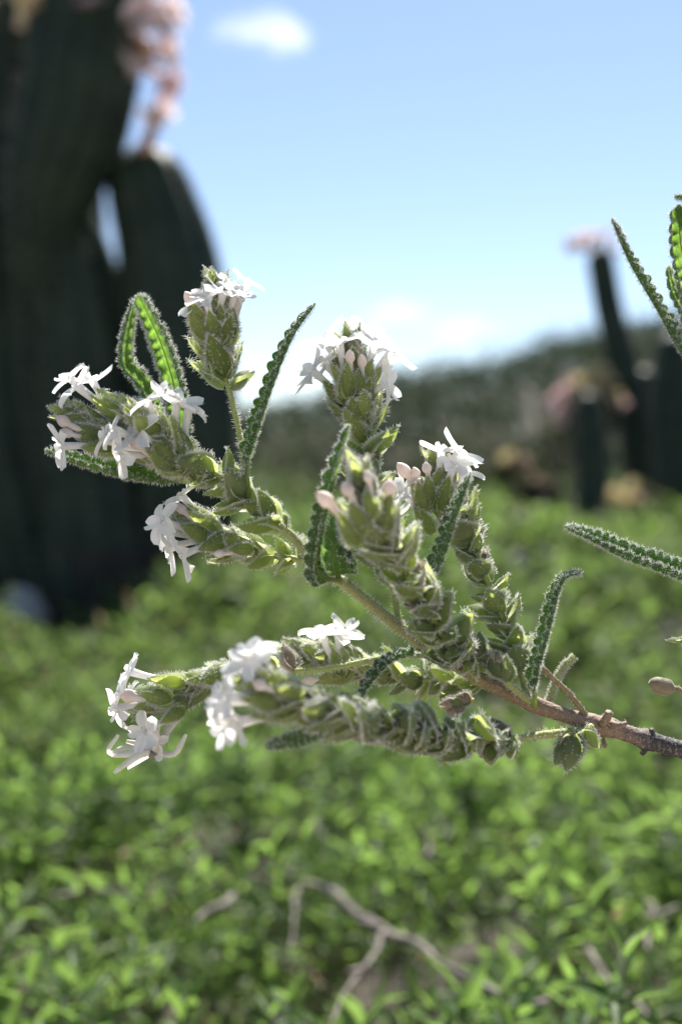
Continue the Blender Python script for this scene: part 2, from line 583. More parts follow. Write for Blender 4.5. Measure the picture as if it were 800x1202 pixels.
def stem_hairs(mb, pts, rad, per_mm, hl):
    fr = frames(pts)
    for i in range(len(pts) - 1):
        ln = (pts[i + 1] - pts[i]).length
        n = ln * 1000 * per_mm
        n = int(n) + (1 if R.random() < n - int(n) else 0)
        t, nn, b = fr[i]
        r = rad[i] if isinstance(rad, list) else rad
        for _ in range(n):
            a = R.uniform(0, 2 * math.pi)
            d = nn * math.cos(a) + b * math.sin(a)
            mb.hair(pts[i].lerp(pts[i + 1], R.random()) + d * r * 0.95, d + rnd_unit() * 0.35 + t * 0.15, hl * R.uniform(0.5, 1.25))


# ------------------------------------------------------------------ flower spikes
def spike(root, pix, head=0.45, stalk=0.0, chain_gap=4.4, head_gap=2.7, cs=1.0, hs=1.0, chain=None, r0=1.1, age=0.1, open_=0.95, open_head=0.62, per=2.8, twist=0.0, tip=True, perh=4):
    """pix: axis from base to tip as (x, y, o); the first 'stalk' part is bare, then whorls of calyces, then the flower head"""
    chain = chain or CHAIN
    pts, L = spline([P(*p) for p in pix], 0.8 * mm)
    n = len(pts) - 1
    mb = MB()
    rad = [(r0 * (1 - 0.62 * i / n)) * mm for i in range(n + 1)]
    mb.tube(pts, rad, 'stem', 8, edge=age)
    stem_hairs(mb, pts, rad, 10 if stalk > 0.2 else 3, 1.0 * mm)
    sp = build(mb, 'flower_spike', root, pts[0])
    fr = frames(pts)
    s = stalk * L
    k = 0
    ga = R.uniform(0, 6)
    while s < L * 0.985:
        u = s / L
        i = min(n, int(u * n))
        t, nn, b = fr[i]
        hd = u > 1 - head
        hu = (u - (1 - head)) / head if hd else 0
        cnt = perh if hd else per
        ga += 2.39996 if not hd else 2.2
        a = twist + ga + R.uniform(-0.3, 0.3)
        d = nn * math.cos(a) + b * math.sin(a)
        if hd:
            op = 1.15 * open_head * (1 - 0.68 * hu) * R.uniform(0.75, 1.2)
            sc = hs * (1 - 0.35 * hu ** 2) * R.uniform(0.85, 1.1)
            me = R.choice(HEAD)
        else:
            op = open_ * R.uniform(0.5, 1.15)
            sc = cs * R.uniform(0.6, 1.22)
            me = R.choice(chain)
            if R.random() < 0.07:
                me = R.choice(DRY)
        ax = t * math.cos(op) + d * math.sin(op) + rnd_unit() * 0.1
        put_calyx(sp, me, pts[i] + d * (rad[i] * 0.6), ax, d, sc)
        s += (head_gap if hd else chain_gap) * mm * R.uniform(0.7, 1.3) / cnt
        k += 1
    if tip:
        for q in range(3):
            d = rnd_unit()
            put_calyx(sp, R.choice(HEAD), pts[-1] - fr[-1][0] * 2 * mm, fr[-1][0] + d * 0.22, d, hs * 0.55)
    return sp


def sleeve(sp, pb, pm):
    """the calyx that holds a flower: wraps the lower part of its tube"""
    ax = pm - pb
    t = ax.normalized()
    out = rnd_unit() * 0.6 - FWD
    put_calyx(sp, R.choice(HEAD), pb - t * 2.6 * mm + out.normalized() * 0.3 * mm, t + rnd_unit() * 0.07, out, R.uniform(0.85, 1.0) * min(1.05, ax.length / (9.5 * mm)))


def fl(sp, b, m_, lobe=3.7, tilt=None, **kw):
    """flower given by base and mouth pixels; tilt = (right, up, towards camera) mixed into the facing direction"""
    pb, pm = P(*b), P(*m_)
    face = None
    if tilt:
        face = (pm - pb).normalized() * 0.6 + RT * tilt[0] + UP * tilt[1] - FWD * tilt[2]
    kw.setdefault('roll', R.uniform(0, 6))
    sleeve(sp, pb, pm)
    if R.random() < 0.5:
        dx, dy = R.choice((-1, 1)) * R.uniform(8, 16), R.choice((-1, 1)) * R.uniform(6, 14)
        make_flower(sp, P(b[0] + dx * 0.4, b[1] + dy * 0.4, b[2] + 2), P(m_[0] + dx, m_[1] + dy, m_[2] + 4), lobe * 0.85, face, roll=R.uniform(0, 6))
    return make_flower(sp, pb, pm, lobe, face, **kw)


def bd(sp, b, m_, r=1.15):
    sleeve(sp, P(*b), P(*m_))
    return make_bud(sp, P(*b), P(*m_), r)


# ------------------------------------------------------------------ scalloped leaves
def scallop_leaf(root, pix, width=5.2, lobes=13, up=(0, 0, 1), fold=0.5, rollm=3.0, petiole=0.10, pucker=0.75, hairs=900, name='leaf', hl=0.75, key='leaf', taper=0.7):
    """narrow leaf along pix, two rows of puffed rounded lobes with rolled margins; up = side the upper face looks to (right, up, towards camera)"""
    ctrl = [P(*p) for p in pix]
    pts, L = spline(ctrl, 0.00035)
    n = len(pts) - 1
    upv = RT * up[0] + UP * up[1] - FWD * up[2]
    mb = MB()
    nv = 12
    rows_by_side = {}
    lobe_amp = [R.uniform(0.72, 1.15) for _ in range(lobes * 2 + 8)]
    sd0 = R.uniform(0, 50)
    mid_r = []
    for side in (-1, 1):
        rows, ed = [], []
        for i in range(n + 1):
            u = i / n
            a, c = pts[max(0, i - 1)], pts[min(n, i + 1)]
            t = (c - a).normalized()
            nn = (upv - t * upv.dot(t)).normalized()
            b = t.cross(nn) * side
            ub = max(0.0, (u - petiole) / (1 - petiole))
            env = min(1, ub / 0.10) ** 0.6 * (1 - max(0, (ub - 0.30) / 0.70) ** 2.2 * taper) if ub > 0 else 0.0
            if ub > 0.96:
                env *= max(0.25, (1 - ub) / 0.04)
            ph = max(0, ub * lobes + (0.25 if side > 0 else 0) + 0.55 * noise.noise(Vector((ub * lobes * 0.45, sd0, side * 3))))
            cr = abs(math.sin(math.pi * ph)) ** 0.7 * lobe_amp[int(ph) * 2 % len(lobe_amp) + (side > 0) - 1]
            hw = max(0.45, width * 0.78 * env) * mm
            q = Vector((0, 0, 0))
            row = [pts[i].copy()]
            ed.append(0)
            step = hw / nv
            deep = max(0, 1 - cr) * min(1, env * 2)
            hw *= 1 + 0.12 * noise.noise(Vector((ub * 4, sd0 + 7, side)))
            step = hw / nv
            for v_ in range(1, nv + 1):
                v = v_ / nv
                outer = max(0, (v - 0.38) / 0.62)
                stretch = 1 - 0.62 * deep * min(1, v * 1.6)
                th = fold + 0.35 * cr * math.sin(math.pi * min(1, v * 2)) - (fold + rollm) * outer ** 1.15
                q = q + (b * math.cos(th) + nn * math.sin(th)) * (step * stretch)
                puff = pucker * mm * cr * math.sin(math.pi * min(1, v * 1.05)) * min(1, env * 1.3)
                row.append(pts[i] + q + nn * puff)
                ed.append(v)
            rows.append(row)
        rows_by_side[side] = rows
        mb.grid(rows, key, ed)
    # raised midrib on the under side and petiole
    rb = []
    for i in range(0, n + 1, 4):
        u = i / n
        a, c = pts[max(0, i - 1)], pts[min(n, i + 1)]
        t = (c - a).normalized()
        nn = (upv - t * upv.dot(t)).normalized()
        rb.append(pts[i] - nn * 0.18 * mm)
    mb.tube(rb, [(0.62 if i < len(rb) * (petiole + 0.04) else 0.22 * (1 - 0.6 * i / len(rb))) * mm for i in range(len(rb))], 'calyx', 6, edge=0.3)
    for _ in range(int(hairs * 2.5)):
        rows = rows_by_side[R.choice((-1, 1))]
        i = R.randrange(int(n * petiole * 0.6) + 1, n)
        j = nv if R.random() < 0.3 else R.randrange(2, nv)
        p = rows[i][j]
        du = rows[min(n, i + 1)][j] - rows[i - 1][j]
        dv = rows[i][min(nv, j + 1)] - rows[i][j - 1]
        nn = du.cross(dv)
        if nn.length == 0:
            continue
        nn.normalize()
        if nn.dot(p - pts[i]) < 0 or R.random() < 0.15:
            nn = -nn
        mb.hair(p, nn + rnd_unit() * 0.5, hl * 1.15 * mm * R.uniform(0.4, 1.2), 0.00005)
    return build(mb, name, root, pts[0])


# ------------------------------------------------------------------ the flowering branch
ROOT0 = Vector((0.42, 0.40, 0.0))
branch = thing('flowering_branch', ROOT0, 'hairy branch of white flower heads leaning in above the green shrubs', 'branch')
mpix = [(712, 853, 0), (690, 848, 0), (640, 832, 0), (600, 815, 0), (560, 795, 0), (520, 772, 0), (480, 745, 0), (440, 714, 0), (400, 682, 0), (370, 660, 0), (345, 632, 0), (322, 612, 0), (296, 590, 0), (262, 562, 0), (225, 530, 2)]
ctrl = [ROOT0 + Vector((0, 0, -0.02)), Vector((0.40, 0.37, 0.3)), Vector((0.33, 0.32, 0.62)), P(1180, 980, 16), P(980, 925, 6), P(860, 893, 2), P(800, 880, 0), P(757, 868, 0)] + [P(*p) for p in mpix]
pts, L = spline(ctrl, 1.6 * mm)
mb = MB()
rad, age = [], []
for p in pts:
    px = 400 + (p - CAM).dot(RT) / (p - CAM).dot(FWD) / TPP
    q = max(0, min(1, (px - 225) / 575))
    rr_ = (0.75 + 1.35 * q ** 0.9) * mm
    if px > 800:
        rr_ = (2.1 + min(2.2, (px - 800) / 400)) * mm
    rr_ *= 1 + 0.10 * noise.noise(p * 420) + 0.05 * noise.noise(p * 1100)
    for nx, amp in ((712, 0.25), (690, 0.25), (757, 0.3), (625, 0.18), (500, 0.15), (395, 0.15)):
        rr_ *= 1 + amp * math.exp(-((px - nx) / 9) ** 2)
    rad.append(rr_)
    age.append(0.0 + 0.90 * q + (0.1 if px > 756 else 0))
mb.tube(pts, rad, 'stem', 14, edge=age)
lo = next(i for i, p in enumerate(pts) if 400 + (p - CAM).dot(RT) / (p - CAM).dot(FWD) / TPP < 560)
stem_hairs(mb, pts[lo:], rad[lo:], 26, 1.0 * mm)
lo2 = next(i for i, p in enumerate(pts) if 400 + (p - CAM).dot(RT) / (p - CAM).dot(FWD) / TPP < 830)
stem_hairs(mb, pts[lo2:lo], rad[lo2:lo], 9, 0.45 * mm)
build(mb, 'stem', branch, pts[0])


def twig(pix, r, age=0.6, name='twig', hairs=4, hl=0.5, knob=0.0, root=None):
    pts, L = spline([P(*p) for p in pix], 0.9 * mm)
    n = len(pts) - 1
    rad = [(r[0] + (r[1] - r[0]) * i / n) * mm * (1 + 0.10 * noise.noise(pts[i] * 900)) for i in range(n + 1)]
    if knob:
        for i in range(max(0, n - 2), n + 1):
            rad[i] *= knob
    m_ = MB()
    m_.tube(pts, rad, 'stem', 8, edge=age)
    stem_hairs(m_, pts, rad, hairs, hl * mm)
    return build(m_, name, root or branch, pts[0])


# S1: long chain to the upper left that ends in two heads
s1 = spike(branch, [(335, 622, 0), (300, 592, 0), (262, 562, -1), (222, 538, -2), (190, 515, -4), (160, 487, -6)], head=0.40, chain_gap=4.9, cs=1.2, hs=1.1, chain=CHAIN + CHAING, r0=0.9, open_=0.75, open_head=0.6, perh=3)
fl(s1, (205, 545, -5), (142, 534, -8), 4.4, (-.5, -.4, .6))
fl(s1, (195, 530, -5), (132, 503, -5), 3.6, (-.6, .3, .3))
fl(s1, (203, 532, -5), (172, 470, -6), 4.6, (-.3, .8, .3))
fl(s1, (218, 545, -5), (207, 472, -6), 4.8, (.6, .7, .2))
fl(s1, (200, 535, -6), (163, 507, -9), 4.0, (-.4, .2, .7))
fl(s1, (228, 552, -4), (222, 478, -4), 4.0, (.7, .5, .1))
bd(s1, (195, 545, -6), (150, 512, -9), 1.1)
s1b = spike(branch, [(225, 552, 4), (185, 532, 5), (140, 510, 5), (100, 492, 5), (84, 486, 5)], head=0.85, head_gap=3.0, hs=1.1, r0=0.9, open_head=0.42, perh=4)
fl(s1b, (135, 485, 4), (90, 453, 3), 4.3, (-.5, .7, .2))
fl(s1b, (128, 525, 2), (72, 524, 1), 4.6, (-.6, -.2, .4))
fl(s1b, (140, 480, 7), (108, 446, 8), 3.4, (.1, .8, .1))
bd(s1b, (112, 510, 3), (66, 489, 2), 1.25)
bd(s1b, (115, 515, 3), (70, 505, 2), 1.0)
scallop_leaf(branch, [(230, 566, 6), (170, 558, 7), (110, 545, 7), (52, 528, 6)], width=6.0, lobes=12, up=(0, .7, .6), fold=0.3, hairs=700)
# upright pair of leaves behind it, seen from below
scallop_leaf(branch, [(214, 545, 6), (208, 470, 8), (190, 405, 9), (162, 345, 8)], width=7.2, lobes=14, up=(.25, .15, -1), fold=-0.1, rollm=2.9, hairs=1500, taper=0.45, hl=0.9)
scallop_leaf(branch, [(205, 545, 9), (172, 455, 11), (148, 420, 11), (158, 350, 12)], width=5.4, lobes=15, up=(-.5, .3, -.7), fold=0.1, rollm=3.1, hairs=1200, hl=0.9)

# S2: single head on a slender stalk, and the caterpillar-like leaf beside it
s2 = spike(branch, [(292, 580, 0), (283, 520, 1), (272, 470, 1), (261, 430, 1), (255, 385, 0), (251, 345, 0), (250, 336, 0)], stalk=0.52, head=0.46, head_gap=3.5, hs=1.22, r0=0.85, open_head=0.55, age=0.05, perh=4)
fl(s2, (258, 392, -3), (262, 342, -4), 4.0, (.5, .6, .4))
fl(s2, (252, 390, -4), (240, 348, -7), 3.4, (-.3, .6, .5))
fl(s2, (268, 392, -2), (277, 343, -3), 3.2, (.6, .6, .2))
fl(s2, (262, 385, 2), (270, 338, 3), 3.6, (.4, .8, -.2))
bd(s2, (240, 388, -3), (217, 342, -4), 1.2)
bd(s2, (270, 392, 0), (276, 350, 0), 1.2)
bd(s2, (252, 375, -3), (243, 335, -4), 1.0)
scallop_leaf(branch, [(291, 585, -2), (291, 538, -2), (318, 452, -2), (342, 395, -2), (370, 356, -2)], width=5.6, lobes=15, up=(-.7, .3, .55), fold=0.6, rollm=3.0, petiole=0.16, hairs=1100)

# S3: small head under S1
s3 = spike(branch, [(368, 662, 0), (330, 652, 4), (290, 645, 4), (250, 628, 3), (215, 612, 2)], head=0.55, stalk=0.14, chain_gap=4.4, cs=0.98, hs=1.0, chain=CHAING, r0=0.8, open_head=0.5, perh=4)
fl(s3, (235, 628, -1), (190, 611, -3), 4.0, (-.4, .1, .7))
fl(s3, (258, 636, -1), (213, 652, -3), 4.4, (-.6, -.4, .1))
fl(s3, (245, 610, 3), (213, 582, 3), 3.0, (-.5, .7, -.1))
bd(s3, (245, 620, 0), (205, 590, 0), 1.0)
bd(s3, (285, 646, -2), (250, 650, -4), 0.8)

# S4: head against the sky
s4 = spike(branch, [(470, 742, 2), (455, 660, 5), (440, 585, 7), (428, 520, 8), (418, 465, 8), (412, 408, 8)], head=0.33, stalk=0.18, chain_gap=4.8, cs=1.1, hs=1.18, r0=0.9, open_head=0.55, perh=5)
fl(s4, (405, 462, 6), (398, 402, 4), 4.4, (-.3, .9, .2))
fl(s4, (400, 470, 8), (366, 435, 8), 4.6, (-.8, .3, .1))
fl(s4, (425, 455, 7), (440, 405, 5), 4.4, (.4, .8, .2))
fl(s4, (428, 460, 9), (460, 412, 10), 4.4, (.8, .5, -.1))
fl(s4, (432, 470, 7), (454, 450, 6), 4.2, (.8, -.3, .3))
fl(s4, (410, 450, 11), (380, 398, 13), 4.4, (-.5, .8, -.2))
fl(s4, (420, 445, 11), (425, 392, 13), 4.2, (.1, .9, -.3))
bd(s4, (408, 455, 3), (410, 410, 1), 1.0)
bd(s4, (422, 460, 4), (424, 415, 3), 1.0)

# S5: spike that leans towards the viewer, all buds
s5 = spike(branch, [(562, 796, 0), (536, 768, -9), (505, 720, -22), (470, 660, -33), (440, 605, -40), (424, 560, -43)], head=0.34, stalk=0.05, chain_gap=4.8, cs=1.15, hs=1.1, chain=CHAIN + CHAING, r0=1.0, open_=0.85, open_head=0.52, perh=4)
bd(s5, (412, 628, -43), (372, 577, -45), 1.3)
bd(s5, (424, 612, -45), (402, 566, -47), 1.15)
bd(s5, (450, 615, -42), (457, 562, -43), 1.35)
bd(s5, (436, 592, -46), (430, 552, -47), 0.9)

# S6: spike to the right
s6 = spike(branch, [(622, 826, 0), (606, 770, 4), (575, 690, 5), (548, 625, 4), (525, 575, 3), (512, 545, 3)], head=0.30, stalk=0.14, chain_gap=5.0, cs=1.22, hs=1.02, r0=1.1, open_=0.95, open_head=0.6, perh=5)
bd(s6, (497, 592, 0), (466, 543, -2), 1.3)
fl(s6, (518, 578, 1), (542, 532, 0), 4.2, (.6, .6, .2))
fl(s6, (512, 572, 0), (518, 528, -1), 3.4, (.1, .9, .1))
fl(s6, (500, 615, 0), (472, 578, -1), 3.8, (-.8, .2, .2))
fl(s6, (520, 590, -1), (533, 545, -4), 3.2, (.3, .5, .5))
bd(s6, (503, 580, -1), (499, 542, -2), 1.0)
bd(s6, (495, 585, -1), (485, 548, -2), 0.9)
bd(s6, (520, 570, 4), (515, 530, 5), 0.9)

# leaves round the middle
scallop_leaf(branch, [(484, 745, -4), (500, 690, -10), (518, 650, -14), (534, 602, -16), (552, 556, -17)], width=6.0, lobes=11, up=(-.8, .1, .25), fold=0.55, rollm=2.8, petiole=0.32, hairs=700)
scallop_leaf(branch, [(398, 682, -3), (372, 672, -14), (376, 620, -20), (392, 555, -24), (410, 497, -26)], width=6.6, lobes=13, up=(-.8, .2, -.3), fold=0.5, rollm=2.9, petiole=0.12, hairs=1000)
scallop_leaf(branch, [(400, 684, -2), (392, 665, -6), (394, 640, -10), (408, 630, -12), (420, 640, -10)], width=9.5, lobes=7, up=(.3, -.2, -1), fold=0.1, rollm=1.2, petiole=0.15, hairs=500, taper=0.35)
scallop_leaf(branch, [(626, 830, -3), (628, 792, -5), (642, 740, -7), (655, 690, -8), (668, 675, -8), (684, 674, -8)], width=5.0, lobes=12, up=(-.75, .4, .5), fold=0.7, rollm=3.0, petiole=0.10, hairs=1000)
scallop_leaf(branch, [(505, 770, -2), (480, 768, -6), (452, 778, -10), (430, 805, -12), (416, 832, -12)], width=5.2, lobes=9, up=(-.5, .8, .2), fold=0.4, rollm=2.8, petiole=0.2, hairs=600)

# S7: head behind the lower spike, with its thin stalk
s7 = spike(branch, [(572, 803, 2), (535, 800, 8), (480, 798, 12), (430, 785, 12), (385, 772, 10), (345, 762, 8)], head=0.45, stalk=0.06, chain_gap=4.6, cs=0.98, hs=1.02, chain=CHAING + CHAIN, r0=0.9, open_=0.8, open_head=0.6, perh=4)
fl(s7, (405, 782, 6), (398, 745, 6), 3.8, (.6, .6, .3))
fl(s7, (395, 782, 4), (378, 742, 3), 4.6, (.2, .9, .2))
bd(s7, (400, 790, 5), (352, 800, 3), 0.9)
twig([(500, 764, 0), (470, 769, 0), (430, 776, -1), (385, 785, -1), (345, 788, 0)], (0.85, 0.6), 0.05, name='side_stem', hairs=14, hl=0.9)

# S8: head to the lower left, one flower wilted
s8 = spike(branch, [(345, 788, 0), (310, 784, 3), (280, 786, 4), (245, 800, 4), (205, 818, 3), (170, 830, 2)], head=0.62, chain_gap=4.6, head_gap=3.0, cs=0.95, hs=1.02, chain=CHAING, r0=0.8, open_head=0.46, perh=4)
fl(s8, (205, 798, 0), (152, 788, -2), 3.6, (-.5, .4, .2))
fl(s8, (185, 815, 0), (140, 812, -2), 3.6, (-.7, .3, .2))
fl(s8, (180, 826, -2), (137, 832, -4), 4.2, (-.5, -.3, .5))
fl(s8, (205, 838, -3), (170, 858, -7), 3.2, (-.1, .3, .8))
bd(s8, (190, 820, -3), (140, 815, -4), 1.3)
mb = MB()
wc = P(182, 883, -3)
for (tx, ty, o, bx, by) in ((133, 907, -5, 160, 888), (129, 884, -2, 150, 876), (138, 862, -6, 128, 884), (219, 862, -5, 205, 884), (176, 842, -6, 186, 862), (200, 848, 0, 196, 866), (148, 870, 0, 165, 874), (150, 903, 2, 168, 892)):
    pts, _ = spline([wc, P(bx, by, o), P(tx, ty, o)], 1.0 * mm)
    fr = frames(pts)
    sd = (FWD + rnd_unit() * 0.8).normalized()
    rows = []
    n_ = len(pts) - 1
    for i, p in enumerate(pts):
        u = i / n_
        w_ = (0.35 + 0.42 * math.sin(math.pi * min(1, u * 0.85 + 0.1))) * mm
        q = fr[i][0].cross(sd).normalized()
        rows.append([p - q * w_ + sd * 0.45 * mm, p - q * w_ * 0.5, p, p + q * w_ * 0.5, p + q * w_ + sd * 0.45 * mm])
    mb.grid(rows, 'wilt')
mb.tube([P(200, 845, -1), P(192, 866, -2), wc], [0.7 * mm, 0.9 * mm, 1.3 * mm], 'wilt', 8)
mb.tube([wc, P(178, 890, -3)], [1.3 * mm, 0.9 * mm], 'calyx_dry', 8)
build(mb, 'wilted_flower', s8, wc)

# S9: spike nearer the viewer along the bottom
s9 = spike(branch, [(698, 856, -1), (640, 862, -6), (598, 868, -12), (540, 868, -24), (470, 856, -36), (400, 840, -44), (340, 818, -47), (300, 802, -48)], head=0.28, stalk=0.25, chain_gap=4.3, cs=1.1, hs=1.02, chain=CHAIN, r0=1.0, open_=0.8, open_head=0.5, perh=4, age=0.25)
fl(s9, (335, 808, -49), (290, 775, -51), 3.8, (-.3, .3, .7))
fl(s9, (325, 822, -49), (266, 816, -51), 3.8, (-.6, .1, .5))
fl(s9, (335, 835, -48), (277, 848, -50), 3.8, (-.5, -.2, .6))
fl(s9, (330, 800, -47), (300, 762, -48), 3.4, (-.2, .8, .2))
bd(s9, (340, 812, -50), (296, 800, -52), 1.0)
scallop_leaf(branch, [(400, 846, -44), (372, 858, -44), (345, 868, -44), (312, 876, -44)], width=2.9, lobes=9, up=(0, .5, .8), fold=0.15, rollm=0.5, petiole=0.25, hairs=300)

# stubs, dry twigs and small things at the old end
twig([(692, 846, 0), (668, 815, -2), (650, 798, -4), (633, 782, -5)], (0.75, 0.6), 0.55, knob=1.3)
twig([(640, 834, 3), (652, 800, 5), (662, 782, 6), (674, 770, 6)], (0.8, 1.0), 0.1, hairs=60, hl=0.7, knob=0.8)
twig([(706, 850, -2), (712, 842, -4), (714, 836, -5)], (1.2, 0.9), 0.7, hairs=5)
twig([(716, 850, -2), (727, 852, -4), (735, 848, -4)], (1.1, 0.5), 0.7, hairs=5)
twig([(704, 862, 0), (707, 872, -1), (710, 876, -2)], (0.9, 0.6), 0.55, hairs=5)
twig([(757, 872, 0), (755, 882, -1), (752, 886, -1)], (1.2, 0.5), 1.0, hairs=0)
twig([(765, 864, 0), (764, 856, -1)], (1.0, 0.6), 1.0, hairs=0)
twig([(625, 826, -1), (600, 806, -4), (580, 785, -6), (560, 768, -7)], (0.9, 0.6), 0.15, name='side_stem', hairs=20, hl=0.8)
hb = twig([(694, 852, -3), (682, 862, -5), (672, 864, -6)], (0.8, 0.7), 0.2, name='drooping_shoot', hairs=20, hl=0.8)
for (x, y, o, ax, sc, ms) in ((674, 862, -6, (-.25, -1, .1), 1.15, CHAIN), (672, 864, -5, (-.5, -.8, 0), 1.0, CHAIN), (684, 858, -5, (.6, -.6, .2), 0.7, CHAIN)):
    put_calyx(hb, R.choice(ms), P(x, y, o), RT * ax[0] + UP * ax[1] - FWD * ax[2], RT * -.6 - FWD * .8, sc)
ls = twig([(556, 822, 2), (548, 822, 1), (540, 826, 0)], (0.7, 0.5), 0.05, name='leafy_shoot', hairs=10, hl=0.6)
for k in range(5):
    put_calyx(ls, R.choice(CHAING + DRY), P(552 - 4 * k, 823 + k, 0), RT * R.uniform(-1, .2) + UP * R.uniform(-.8, .5), -FWD + RT * R.uniform(-.5, .5), 0.6)
ss = twig([(600, 806, -4), (590, 790, -6), (578, 776, -7)], (0.7, 0.6), 0.15, name='calyx_cluster', hairs=20, hl=0.8)
for k, (x, y) in enumerate([(590, 790), (584, 782), (596, 796), (566, 774), (560, 768), (550, 762), (545, 770), (572, 782), (530, 775), (538, 782)]):
    put_calyx(ss, R.choice(CHAIN + DRY[:1]), P(x, y + 4, -7), RT * R.uniform(-.7, .5) + UP * R.uniform(.3, 1), -FWD + RT * R.uniform(-.7, .7), R.uniform(0.62, 0.85))

# ------------------------------------------------------------------ the neighbouring upright branch, just outside the frame
ROOT1 = Vector((0.30, 0.52, 0.0))
nb = thing('leafy_branch', ROOT1, 'neighbouring upright twig whose narrow scalloped leaves and dry bud reach past the flowers', 'branch')
pts, L = spline([ROOT1 + Vector((0, 0, -0.02)), Vector((0.27, 0.45, 0.35)), P(960, 1100, 60), P(866, 840, 8), P(850, 700, 5), P(838, 560, 4), P(830, 430, 4), P(822, 330, 4), P(812, 200, 5)], 2 * mm)
mb = MB()
rad = [(3.0 - 2.2 * i / len(pts)) * mm for i in range(len(pts))]
mb.tube(pts, rad, 'stem', 10, edge=[0.95 - 0.9 * i / len(pts) for i in range(len(pts))])
stem_hairs(mb, pts[len(pts) // 2:], rad[len(pts) // 2:], 10, 0.9 * mm)
build(mb, 'stem', nb, pts[0])
scallop_leaf(nb, [(846, 690, 5), (800, 672, 2), (735, 648, 0), (690, 628, -1), (662, 618, -2)], width=7.6, lobes=18, up=(-.2, .75, .65), fold=0.35, rollm=3.1, petiole=0.05, hairs=1500)
scallop_leaf(nb, [(830, 455, 4), (803, 420, 2), (768, 358, 1), (738, 306, 0), (717, 256, 0)], width=6.2, lobes=18, up=(.65, .45, .55), fold=0.65, rollm=3.2, petiole=0.05, hairs=1500)
scallop_leaf(nb, [(830, 450, 6), (818, 380, 6), (806, 320, 6), (798, 285, 6), (796, 240, 6)], width=7.6, lobes=14, up=(.3, .2, -1), fold=-0.1, rollm=2.9, petiole=0.05, hairs=1300, taper=0.35)
scallop_leaf(nb, [(828, 420, 9), (806, 368, 10), (790, 338, 11), (784, 312, 11)], width=5.0, lobes=9, up=(-.3, .3, -1), fold=0, hairs=500)
scallop_leaf(nb, [(822, 330, 8), (812, 262, 10), (803, 236, 10), (792, 230, 8)], width=6.0, lobes=9, up=(-.2, .9, .4), fold=0.2, hairs=700)
bt = twig([(866, 840, 8), (830, 822, 2), (800, 811, 0), (778, 803, 0)], (0.9, 0.55), 0.6, name='bud_stalk', hairs=6, root=nb)
make_bud(bt, P(790, 808, 0), P(762, 800, -1), 2.3, 'calyx_dry', 'dry_bud')
bt2 = twig([(852, 740, 5), (820, 748, 3), (798, 752, 2)], (0.8, 0.9), 0.2, name='bud_stalk', hairs=30, root=nb)
put_calyx(bt2, CHAIN[0], P(800, 752, 2), RT * -1, UP, 0.5)

# ------------------------------------------------------------------ ground, hill
def hill(x, y):
    z = 0.0
    if y > 22:
        s = min(1, (y - 22) / 50)
        s = s * s * (3 - 2 * s)
        z = s * max(1.4, 2.3 + 0.25 * (x + 7) + 0.5 * noise.noise(Vector((x * 0.12, 3, 1))))
    return z + 0.03 * noise.noise(Vector((x * 0.7, y * 0.7, 0)))


mb = MB()
ys = [-6, -3, -1, 0, 0.5, 1, 1.5, 2, 2.5, 3, 3.5, 4, 5, 6, 7, 8, 9, 10, 12, 14, 17, 20, 24, 28, 32, 36, 40, 46, 52, 58, 64, 70, 76, 84, 100, 140, 220, 400]
rows = []
for y in ys:
    wd = 10 + max(0, y) * 1.5
    rows.append([Vector((-wd + 2 * wd * k / 60, y, hill(-wd + 2 * wd * k / 60, y))) for k in range(61)])
mb.grid(rows, 'soil')
tag(build(mb, 'ground', None, Vector((0, 0, 0))), kind='structure')


mb = MB()  # unseen pale sheet behind the camera, added to fill the branch's shaded side
mb.grid([[Vector((-9 + 18 * k / 40, y + 0.08 * noise.noise(Vector((k, y, 3))), hill(-9 + 18 * k / 40, y) + 0.006)) for k in range(41)] for y in (-5.5, -4, -3, -2, -1.2, -0.6, -0.2, 0.12)], 'fill_ground')
tag(build(mb, 'fill_ground', None, Vector((0, 0, 0))), kind='structure')


# ------------------------------------------------------------------ foliage masses (numpy)
def leaf_mass(name, key, C, D, U, ln, wd, label, cat, parent=None, kind='stuff', fold=0.25):
    """many two-faced leaves: base C, direction D, normal U, length ln, width wd (arrays)"""
    S = np.cross(D, U)
    S /= np.linalg.norm(S, axis=1, keepdims=True) + 1e-9
    ln = ln[:, None]; wd = wd[:, None]
    V = np.empty((len(C), 4, 3))
    V[:, 0] = C
    V[:, 1] = C + D * ln * 0.5 + S * wd * 0.5 + U * wd * fold
    V[:, 2] = C + D * ln
    V[:, 3] = C + D * ln * 0.5 - S * wd * 0.5 + U * wd * fold
    n = len(C)
    F = np.empty((n * 2, 3), int)
    b = np.arange(n) * 4
    F[0::2] = np.stack([b, b + 1, b + 2], 1)
    F[1::2] = np.stack([b, b + 2, b + 3], 1)
    me = bpy.data.meshes.new(name)
    if parent is not None:
        V = V - np.array(WM[parent].translation)
    me.vertices.add(n * 4); me.vertices.foreach_set('co', V.reshape(-1))
    me.loops.add(n * 6); me.loops.foreach_set('vertex_index', F.reshape(-1))
    me.polygons.add(n * 2)
    me.polygons.foreach_set('loop_start', np.arange(n * 2) * 3)
    me.update(calc_edges=True)
    me.materials.append(M[key])
    o = obj(name, me, parent, Matrix.Translation(WM[parent].translation) if parent else None)
    return tag(o, label, cat, kind=kind)


rng = np.random.default_rng(5)


def unit(a):
    return a / (np.linalg.norm(a, axis=1, keepdims=True) + 1e-9)


